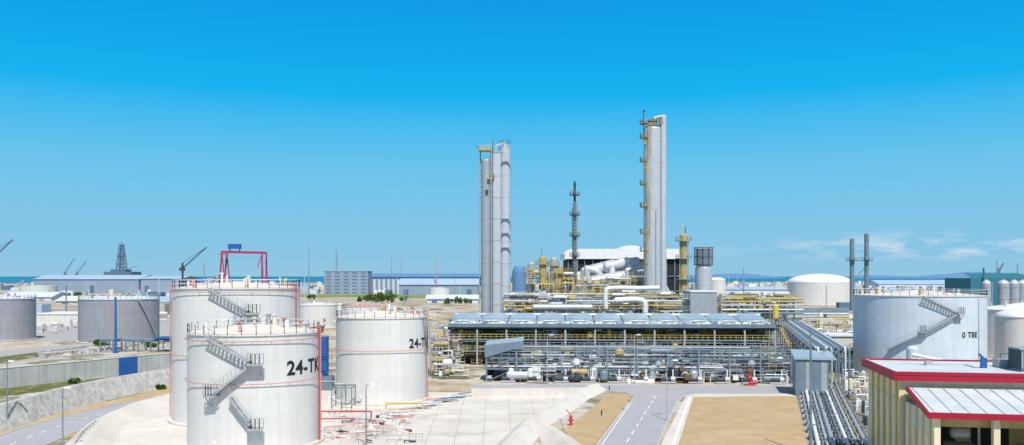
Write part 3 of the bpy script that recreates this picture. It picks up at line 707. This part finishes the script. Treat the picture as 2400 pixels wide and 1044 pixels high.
def ware(px0,px1,Y,d,ze,zr,mw,mr):
    b=B('warehouse',(GX(px0,Y),Y,0)); w=GX(px1,Y)-GX(px0,Y)
    b.bx(0,w,0,d,0,ze,mw)
    b.add([(-1,-1,ze+.02),(w+1,-1,ze+.02),(w+1,d/2,zr),(-1,d/2,zr),(w+1,d+1,ze+.02),(-1,d+1,ze+.02)],[(0,1,2,3),(3,2,4,5)],mr)
    b.add([(0,0,ze),(0,d/2,zr-.1),(0,d,ze)],[(0,1,2)],mw); b.add([(w,0,ze),(w,d,ze),(w,d/2,zr-.1)],[(0,1,2)],mw)
    n=max(3,int(w/14))
    for i in range(n): x=w*(i+.3)/n; b.bx(x,x+w/n*.3,-.2,-.02,0,ze*.55,hdark if i%4==0 else hgrey)
    b.make()
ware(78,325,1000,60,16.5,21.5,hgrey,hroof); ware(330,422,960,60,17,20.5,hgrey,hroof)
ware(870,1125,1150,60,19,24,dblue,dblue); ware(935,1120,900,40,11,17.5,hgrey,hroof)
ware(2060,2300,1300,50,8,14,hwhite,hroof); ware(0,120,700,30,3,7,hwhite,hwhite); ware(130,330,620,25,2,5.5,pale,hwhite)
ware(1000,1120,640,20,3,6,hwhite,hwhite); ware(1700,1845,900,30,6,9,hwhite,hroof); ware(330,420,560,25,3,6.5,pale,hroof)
b=B('distant_buildings')
for i in range(800):
    Y=U(420,2300); px=U(-100,2500); 
    if 700<px<1130 and Y<900: continue
    if Y<560 and 380<px<720: continue
    lf=px<760
    x=GX(px,Y); w=U(3,14);d=U(4,10);h=U(1.5,5)*(1+Y/3000)
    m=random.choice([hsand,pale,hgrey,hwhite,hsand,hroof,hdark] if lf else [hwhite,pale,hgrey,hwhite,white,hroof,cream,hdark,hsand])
    b.bx(x,x+w,Y,Y+d,0,h,m)
    if R()<.3: b.bx(x+w*.2,x+w*.5,Y+.3,Y+d*.5,h,h+U(1,3),random.choice([hwhite,hgrey]))
for i in range(90):
    Y=U(500,1600); x=GX(U(-50,2450),Y); b.tube((x,Y,0),(x,Y,U(8,22)),.3,random.choice([hgrey,hwhite]),5)
b.make()
b=B('pipeworks')
for x0,x1,y0,y1,z1,n in((GX(1010,250),GX(1150,250),215,300,6,200),(GX(1005,170),GX(1060,170),165,200,6,90),(GX(1860,260),GX(2010,260),215,330,8,260),(GX(1700,330),GX(1850,330),290,400,7,160),(GX(705,350),GX(1000,350),300,430,4,180),(GX(80,330),GX(410,330),290,420,2.5,110),(GX(1170,330),GX(1340,330),290,380,9,90)):
    clutter(b,x0,x1,y0,y1,.2,z1,n,[white,galv,ochre,silver,steel,pale,brown,white,yellow,pale],(.08,.3))
for k in range(8):
    yy=300+k*4; b.tube((GX(1700,yy),yy,5+k*.2),(GX(2000,yy),yy,5+k*.2),.25,random.choice([white,steel,yellow]),6)
    yy=268+k*3; b.tube((GX(1600,yy),yy,7+k*.3),(GX(1990,yy),yy,7+k*.3),.25,random.choice([white,steel,silver,steel]),6)
b.make()
b=B('scaffold_stack'); frame(b,GX(1008,172),GX(1052,172),172,180,[2.5,5,7],3,galv,.25,pale); clutter(b,GX(1008,172),GX(1050,172),172,180,.2,7,90,[white,pale,galv,ochre,pinkr,brown],(.05,.2)); b.make()
b=B('pipe_rack'); frame(b,GX(235,225),GX(412,225),225,230,[3,],6,steel,.3,None,False)
for k in range(4): b.tube((GX(235,226),226+k,3.2),(GX(412,226),226+k,3.2),.2,random.choice([steel,galv,steel]),8)
b.bx(GX(360,225),GX(412,225),224,231,3.6,3.8,blue)
b.make()
b=B('pipeway')
for k in range(5):
    a=Vector(G(90,838-k*2)); q=Vector(G(420,803-k*2)); b.tube(a+Vector((0,0,.5)),q+Vector((0,0,.5)),.13,[pinkr,ochre,white,galv,galv][k],7)
for k in range(160):
    t=R(); a=Vector(G(90,838)).lerp(Vector(G(420,803)),t)+Vector((U(-4,4),U(-2,10),0)); b.bx(a.x,a.x+U(.4,2.2),a.y,a.y+U(.4,1.5),.05,U(.2,.9),random.choice([concw,pale,hsand,ochre,galv,concw]))
b.make()
for px,w in((2312,10),(2352,13),(2377,11),(2396,10)):
    b=B('silo'); Y=300; x=GX(px,Y); r=w*Y/F
    b.tube((x,Y,0),(x,Y,17.5),r,colm,18,caps=False); b.rev((x,Y,17.5),[(r,0),(r*.75,.7),(r*.2,1.3),(.01,1.35)],colml,18); b.tube((x,Y,18.6),(x,Y,21),.2,steel,6)
    for z in(4,8,12,16): b.rev((x,Y,z),[(r,0),(r+.1,.05),(r+.1,.2),(r,.25)],colm,18)
    b.tube((x+r+.3,Y-.5,2),(x+r+.3,Y-.5,18),.12,galv,6)
    b.make()
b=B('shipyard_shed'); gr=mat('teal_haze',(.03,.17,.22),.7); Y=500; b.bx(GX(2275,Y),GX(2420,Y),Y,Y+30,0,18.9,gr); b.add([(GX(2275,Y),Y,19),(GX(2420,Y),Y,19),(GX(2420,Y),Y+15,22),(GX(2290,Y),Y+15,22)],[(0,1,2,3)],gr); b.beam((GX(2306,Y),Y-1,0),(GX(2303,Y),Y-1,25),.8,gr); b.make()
b=B('cooling_dome'); Y=1100; b.rev((GX(1217,Y),Y,0),[(9,0),(9,26),(7.5,31),(5,33.5),(.1,34)],dblue,20); b.bx(GX(1200,Y),GX(1235,Y),Y-3,Y+5,0,14,dblue); b.make()
# ================================================================ cranes, rig
Y=800; b=B('gantry_crane'); xl,xr=GX(520,Y),GX(614,Y)
for y in(Y,Y+14):
    for xx,s_ in((xl,-1),(xr,1)):
        b.beam((xx-3.5 if s_<0 else xx,y,0),(xx,y,42),1.2,magenta); b.beam((xx+4 if s_<0 else xx+1.5,y,0),(xx,y,42),.9,magenta)
b.beam((xl-3,Y+7,43),(xr+2,Y+7,42.2),2.6,magenta,2.2); b.bx(xl-5,xl+3,Y+5,Y+9,40.5,41.2,magenta)
b.bx(GX(531,Y),GX(558,Y),Y+4,Y+10,46,50.5,blue); b.beam((GX(533,Y),Y+7,43),(GX(533,Y),Y+7,46),.8,blue); b.beam((GX(556,Y),Y+7,43),(GX(556,Y),Y+7,46),.8,blue)
b.beam((GX(598,Y),Y+7,28),(GX(610,Y),Y+7,42),.7,magenta); b.bx(xl-5,xl+6,Y-1,Y+15,0,2,magenta); b.bx(xr-5,xr+6,Y-1,Y+15,0,2,magenta)
b.make()
Y=1500; b=B('drilling_rig'); x=GX(285,Y)
def lattice(b,x,Y,z0,z1,w0,w1,n,m,t=.8):
    for i in range(n):
        ta,tb=i/n,(i+1)/n; wa=w0+(w1-w0)*ta;wb=w0+(w1-w0)*tb; za=z0+(z1-z0)*ta;zb=z0+(z1-z0)*tb
        for sx in(-1,1):
            for sy in(-1,1): b.beam((x+sx*wa,Y+sy*wa,za),(x+sx*wb,Y+sy*wb,zb),t,m)
        for sy in(-1,1):
            b.beam((x-wa,Y+sy*wa,za),(x+wb,Y+sy*wb,zb),t*.7,m); b.beam((x+wa,Y+sy*wa,za),(x-wb,Y+sy*wb,zb),t*.7,m); b.beam((x-wb,Y+sy*wb,zb),(x+wb,Y+sy*wb,zb),t*.7,m)
lattice(b,x,Y,30,74,7,3,7,hdark,1.2); b.bx(x-3,x+3,Y-3,Y+3,74,76,hdark); b.beam((x,Y,76),(x,Y,81),.8,hdark)
b.bx(x-6.5,x+5,Y-5,Y+5,38,41,hwhite); b.bx(x-4,x+4,Y-4,Y+4,52,60,hgrey); b.bx(x-22,x+26,Y-20,Y+20,22,28,hdark); b.bx(x-14,x+12,Y-12,Y+12,28,32,hdark)
for s_ in(-16,-2,16): lattice(b,x+s_,Y,0,24,2,2,4,hdark,.9)
b.beam((x+8,Y,32),(x+26,Y,38),.8,hdark)
b.make()
def crane(px,Y,zb,px2,z2,m=hdark,t=.8):
    b=B('dock_crane'); x=GX(px,Y); x2=GX(px2,Y); b.beam((x,Y,0),(x,Y,zb+4),t*1.6,m); b.bx(x-2.2,x+1.6,Y-1.5,Y+1.5,zb-2.5,zb,m)
    b.beam((x+.5,Y,zb),(x2,Y,z2),t,m); b.beam((x,Y,zb+4),(x2,Y,z2),t*.3,m); b.beam((x,Y,zb+4),(x-2,Y,zb-1),t*.4,m); b.make()
crane(428,700,27,484,ZZ(580,700),steeld); crane(152,1400,24,174,ZZ(606,1400)); crane(180,1400,24,203,ZZ(611,1400)); crane(-22,500,30,30,ZZ(562,500),t=.7)
crane(2340,900,24,2352,34,t=1)
for px,py,Y in((724,574,900),(788,582,1100),(790,596,1100),(918,598,1200),(940,600,1400),(1023,596,900),(1743,628,900),(2337,610,900),(2385,620,900),(478,618,900)):
    b=B('radio_mast'); x=GX(px,Y); zt=ZZ(py,Y); m=pinkr if px in(1023,) else hgrey
    lattice(b,x,Y,0,zt,.5 if zt<55 else .6,.25,12,m,.25); b.beam((x,Y,zt),(x,Y,zt+2),.25,m); b.make()
def lamp(px,Y,zt,m,t=.16,arm=1.,head=True,name='street_lamp'):
    b=B(name); x=GX(px,Y); b.tube((x,Y,0),(x,Y,zt),t,m,10,r2=t*.6); b.tube((x,Y,0),(x,Y,.5),t*1.7,m,10)
    if head:
        b.pipe([(x,Y,zt-.05),(x+arm*.5,Y,zt+.15),(x+arm,Y,zt+.18)],t*.5,m,6); b.bx(x+arm-.1,x+arm+.65,Y-.18,Y+.18,zt+.08,zt+.28,white)
    b.make()
lamp(858,97,7.6,steel,.09,.5); lamp(147,93,7.7,steel,.09,.3); lamp(17,112,8.7,steel,.1,.3)
lamp(1563,118,8.2,galv,.08,.9); lamp(1900,95,14.2,steel,.17,.2,False,'utility_pole'); lamp(2294,150,16.,galv,.12,.5,False,'utility_pole')
lamp(271,222,14.6,blue,.38,.5,False,'blue_mast'); lamp(155,392,15.6,steel,.4,1.5); lamp(1487,158,9,galv,.12,.5); lamp(1283,158,9,galv,.1,.5); lamp(1806,190,14,galv,.12,.5)
b=B('stair_tower'); x=GX(757,150); b.bx(x-.5,x+.6,150,152,2.5,9.3,blue)
for z in(2.5,5): b.rail([(x-1,149.8,z),(x+1.6,149.8,z)],blue,1.1,.6,.08)
b.bx(x-1,x+1.6,149.8,152,0,2.45,steel); b.make()
b=B('tank_piping')
for (ax,ay),(bx_,by),z,r,m in(((752,985),(870,985),1.2,.1,redp),((752,992),(830,992),.6,.08,redp),((760,1012),(900,994),.5,.07,pinkr),((760,1030),(900,1018),.45,.07,pinkr),((905,962),(990,962),1.1,.13,yellow),((752,915),(800,915),1.5,.12,galv),((752,890),(800,885),1.6,.12,steel),((770,950),(800,950),1.2,.14,white)):
    a=Vector(G(ax,ay)); q=Vector(G(bx_,by)); b.pipe([a,a+Vector((0,0,z)),q+Vector((0,0,z)),q],r,m,8)
for i in range(120):
    q=Vector(G(U(755,960),U(968,1042))); m=random.choice([white,galv,pinkr,pale,silver,steel,white,concw,steeld]); t=R(); L_=U(.4,1.6)
    if t<.45: b.pipe([q,q+Vector((0,0,U(.2,.6))),q+Vector((L_,U(-.3,.3),.35))],U(.03,.08),m,6)
    elif t<.85: b.bx(q.x,q.x+U(.2,.9),q.y,q.y+U(.2,.6),.12,U(.2,.5),m)
    else: b.rail([q,q+Vector((1.6,0,0))],m,.9,.7,.04)
for i in range(7):
    a=Vector(G(900+i*12,985-i*7)); b.beam(a+Vector((0,0,.3)),a+Vector((4,2.2,.3)),.25,[pinkr,white,pale][i%3],.15)
b.make()
b=B('construction_sheets')
for i in range(16):
    a=Vector(G(955+i*8,962-i*2)); b.beam(a+Vector((0,0,.2+.03*i)),a+Vector((U(1.5,3.5),U(.6,2.2),.25+.03*i)),U(.3,.8),random.choice([white,silver,tankb,steel,white,galv,steeld]),.06)
b.make()
b=B('pipe_rack'); frame(b,GX(784,130),GX(830,130),128,131,[3.4],2,steel,.15,None,False); b.tube((GX(784,130),130,3.6),(GX(832,130),130,3.6),.15,galv,8); b.make()
b=B('fire_hydrant'); x,y,_=G(1338,998); b.tube((x,y,0),(x,y,1.1),.2,redp,10); b.ball((x,y,1.15),.25,redp,10); b.tube((x-.4,y,.75),(x+.4,y,.75),.11,redp,8); b.tube((x,y,0),(x,y,.12),.32,redp,10); b.tube((x,y,1.3),(x-.6,y,2.2),.06,redp,6); b.make()
b=B('fire_hydrant'); x,y,_=G(78,975); b.tube((x,y,0),(x,y,1.0),.2,redp,10); b.ball((x,y,1.05),.25,redp,10); b.tube((x-.4,y,.7),(x+.4,y,.7),.11,redp,8); b.make()
for px,py in((1410,978),(1428,918)):
    b=B('marker_post'); x,y,_=G(px,py); b.tube((x,y,0),(x,y,1.0),.09,black,8); b.bx(x-.2,x+.2,y-.2,y+.2,0,.2,concw); b.make()
b=B('guard_rail'); b.rail([Vector(G(176,1060)),Vector(G(196,1030)),Vector(G(225,1006))],steel,1.1,1.5,.06); b.make()
# ================================================================ trees
def trees(name,spots):
    b=B(name)
    for px,py,w,h in spots:
        c=Vector(G(px,py)); b.tube(c,c+Vector((0,0,h*.5)),.25,barkm,6,r2=.12)
        for k in range(4):
            a=U(0,6.28); b.tube(c+Vector((0,0,h*.35)),c+Vector((math.cos(a)*w*.3,math.sin(a)*w*.3,h*.7)),.1,barkm,5,r2=.04)
        cl=[(c+Vector((U(-w/2,w/2),U(-w/3,w/3),h*U(.3,.85))),U(.18,.3)*h) for _ in range(9)]
        for q,r in cl:
            for _ in range(60):
                d=Vector((random.gauss(0,1),random.gauss(0,1),random.gauss(0,1))).normalized()*r*U(.5,1.1)
                p0=q+d; s_=U(.25,.6); t1=Vector((U(-1,1),U(-1,1),U(-1,1))).normalized()*s_; t2=d.cross(t1).normalized()*s_
                b.add([p0-t1,p0+t2,p0+t1,p0-t2],[(0,1,2,3)],leafm)
    b.make()
trees('distant_trees',[(862,710,6,6),(872,711,8,8),(884,710,8,9),(896,711,8,9),(908,711,8,8),(918,710,6,7),(1075,712,6,5),(1095,714,6,5),(1050,714,6,4),(945,706,5,4),(730,704,6,5),(1330,716,5,5),(845,708,5,4)]+[(U(-10,410),U(690,712),6,4) for _ in range(12)])
trees('shrubs',[(U(0,400),U(803,815),3,1.2) for _ in range(5)]+[(U(-20,410),U(868,915),1.5,.7) for _ in range(5)])
# ================================================================ world
w=bpy.data.worlds.new('World'); bpy.context.scene.world=w; w.use_nodes=True
nt=w.node_tree;N=nt.nodes;L=nt.links; bg=N['Background']; bg.inputs[1].default_value=.1
sund=Vector((.16,-.68,1.0)).normalized(); el=math.asin(sund.z); az=math.atan2(sund.x,sund.y)
sky=N.new('ShaderNodeTexSky'); sky.sky_type='NISHITA'; sky.sun_disc=False; sky.sun_elevation=el; sky.sun_rotation=az; sky.ozone_density=2; sky.dust_density=.6
tc=N.new('ShaderNodeTexCoord'); sp=N.new('ShaderNodeSeparateXYZ'); L.new(tc.outputs['Generated'],sp.inputs[0])
mr=N.new('ShaderNodeMapRange'); mr.inputs[1].default_value=0; mr.inputs[2].default_value=.4; L.new(sp.outputs['Z'],mr.inputs[0])
rp=N.new('ShaderNodeValToRGB'); L.new(mr.outputs[0],rp.inputs[0])
def lin(c): return tuple(((v/255)/12.92 if v/255<=.04045 else ((v/255+.055)/1.055)**2.4) for v in c)+(1,)
E=rp.color_ramp.elements; cols=[(0,(148,200,226)),(.025/.4,(136,197,228)),(.07/.4,(126,197,234)),(.123/.4,(106,195,236)),(.16/.4,(78,190,239)),(.205/.4,(8,178,242)),(.31/.4,(0,155,229)),(1,(0,130,210))]
E[0].position=0;E[0].color=lin(cols[0][1]);E[1].position=1;E[1].color=lin(cols[-1][1])
for ps,c in cols[1:-1]: q=E.new(ps); q.color=lin(c)
sc=N.new('ShaderNodeVectorMath'); sc.operation='SCALE'; sc.inputs['Scale'].default_value=10.; L.new(rp.outputs[0],sc.inputs[0])
fm=N.new('ShaderNodeMapRange'); fm.inputs[1].default_value=.33; fm.inputs[2].default_value=.6; fm.inputs[3].default_value=.97; fm.inputs[4].default_value=0.; L.new(sp.outputs['Z'],fm.inputs[0])
mx=N.new('ShaderNodeMix'); mx.data_type='RGBA'; L.new(fm.outputs[0],mx.inputs[0]); L.new(sky.outputs[0],mx.inputs[6]); L.new(sc.outputs[0],mx.inputs[7])
mp=N.new('ShaderNodeMapping'); mp.inputs['Scale'].default_value=(14,14,55); L.new(tc.outputs['Generated'],mp.inputs['Vector'])
cn=N.new('ShaderNodeTexNoise'); cn.inputs['Scale'].default_value=1.6; cn.inputs['Detail'].default_value=7; cn.inputs['Roughness'].default_value=.55; L.new(mp.outputs[0],cn.inputs['Vector'])
def MR(src,a,b_,c=0,d=1):
    q=N.new('ShaderNodeMapRange'); q.inputs[1].default_value=a;q.inputs[2].default_value=b_;q.inputs[3].default_value=c;q.inputs[4].default_value=d;L.new(src,q.inputs[0]);return q.outputs[0]
def MU(a,b_):
    q=N.new('ShaderNodeMath');q.operation='MULTIPLY';L.new(a,q.inputs[0]);L.new(b_,q.inputs[1]);return q.outputs[0]
cm=MU(MU(MR(cn.outputs['Fac'],.46,.66),MR(sp.outputs['X'],.2,.42,0,.8)),MU(MR(sp.outputs['Z'],.014,.026),MR(sp.outputs['Z'],.05,.034)))
mc=N.new('ShaderNodeMix'); mc.data_type='RGBA'; mc.inputs[7].default_value=(7.0,7.8,8.6,1); L.new(cm,mc.inputs[0]); L.new(mx.outputs[2],mc.inputs[6])
L.new(mc.outputs[2],bg.inputs[0])
sl=bpy.data.lights.new('sun','SUN'); sl.energy=4.6; sl.angle=rad(.5); sl.color=(1,.955,.89); so=bpy.data.objects.new('sun',sl); bpy.context.scene.collection.objects.link(so)
so.rotation_euler=sund.to_track_quat('Z','Y').to_euler()
cam=bpy.data.cameras.new('camera'); cam.lens=30; cam.sensor_width=36; cam.shift_y=126/2400; cam.clip_end=100000; cam.clip_start=.5
co=bpy.data.objects.new('camera',cam); bpy.context.scene.collection.objects.link(co); co.location=(0,0,H); co.rotation_euler=(math.pi/2,0,0); bpy.context.scene.camera=co
vs=bpy.context.scene.view_settings; vs.view_transform='Standard'; vs.look='None'; vs.exposure=0; vs.gamma=1
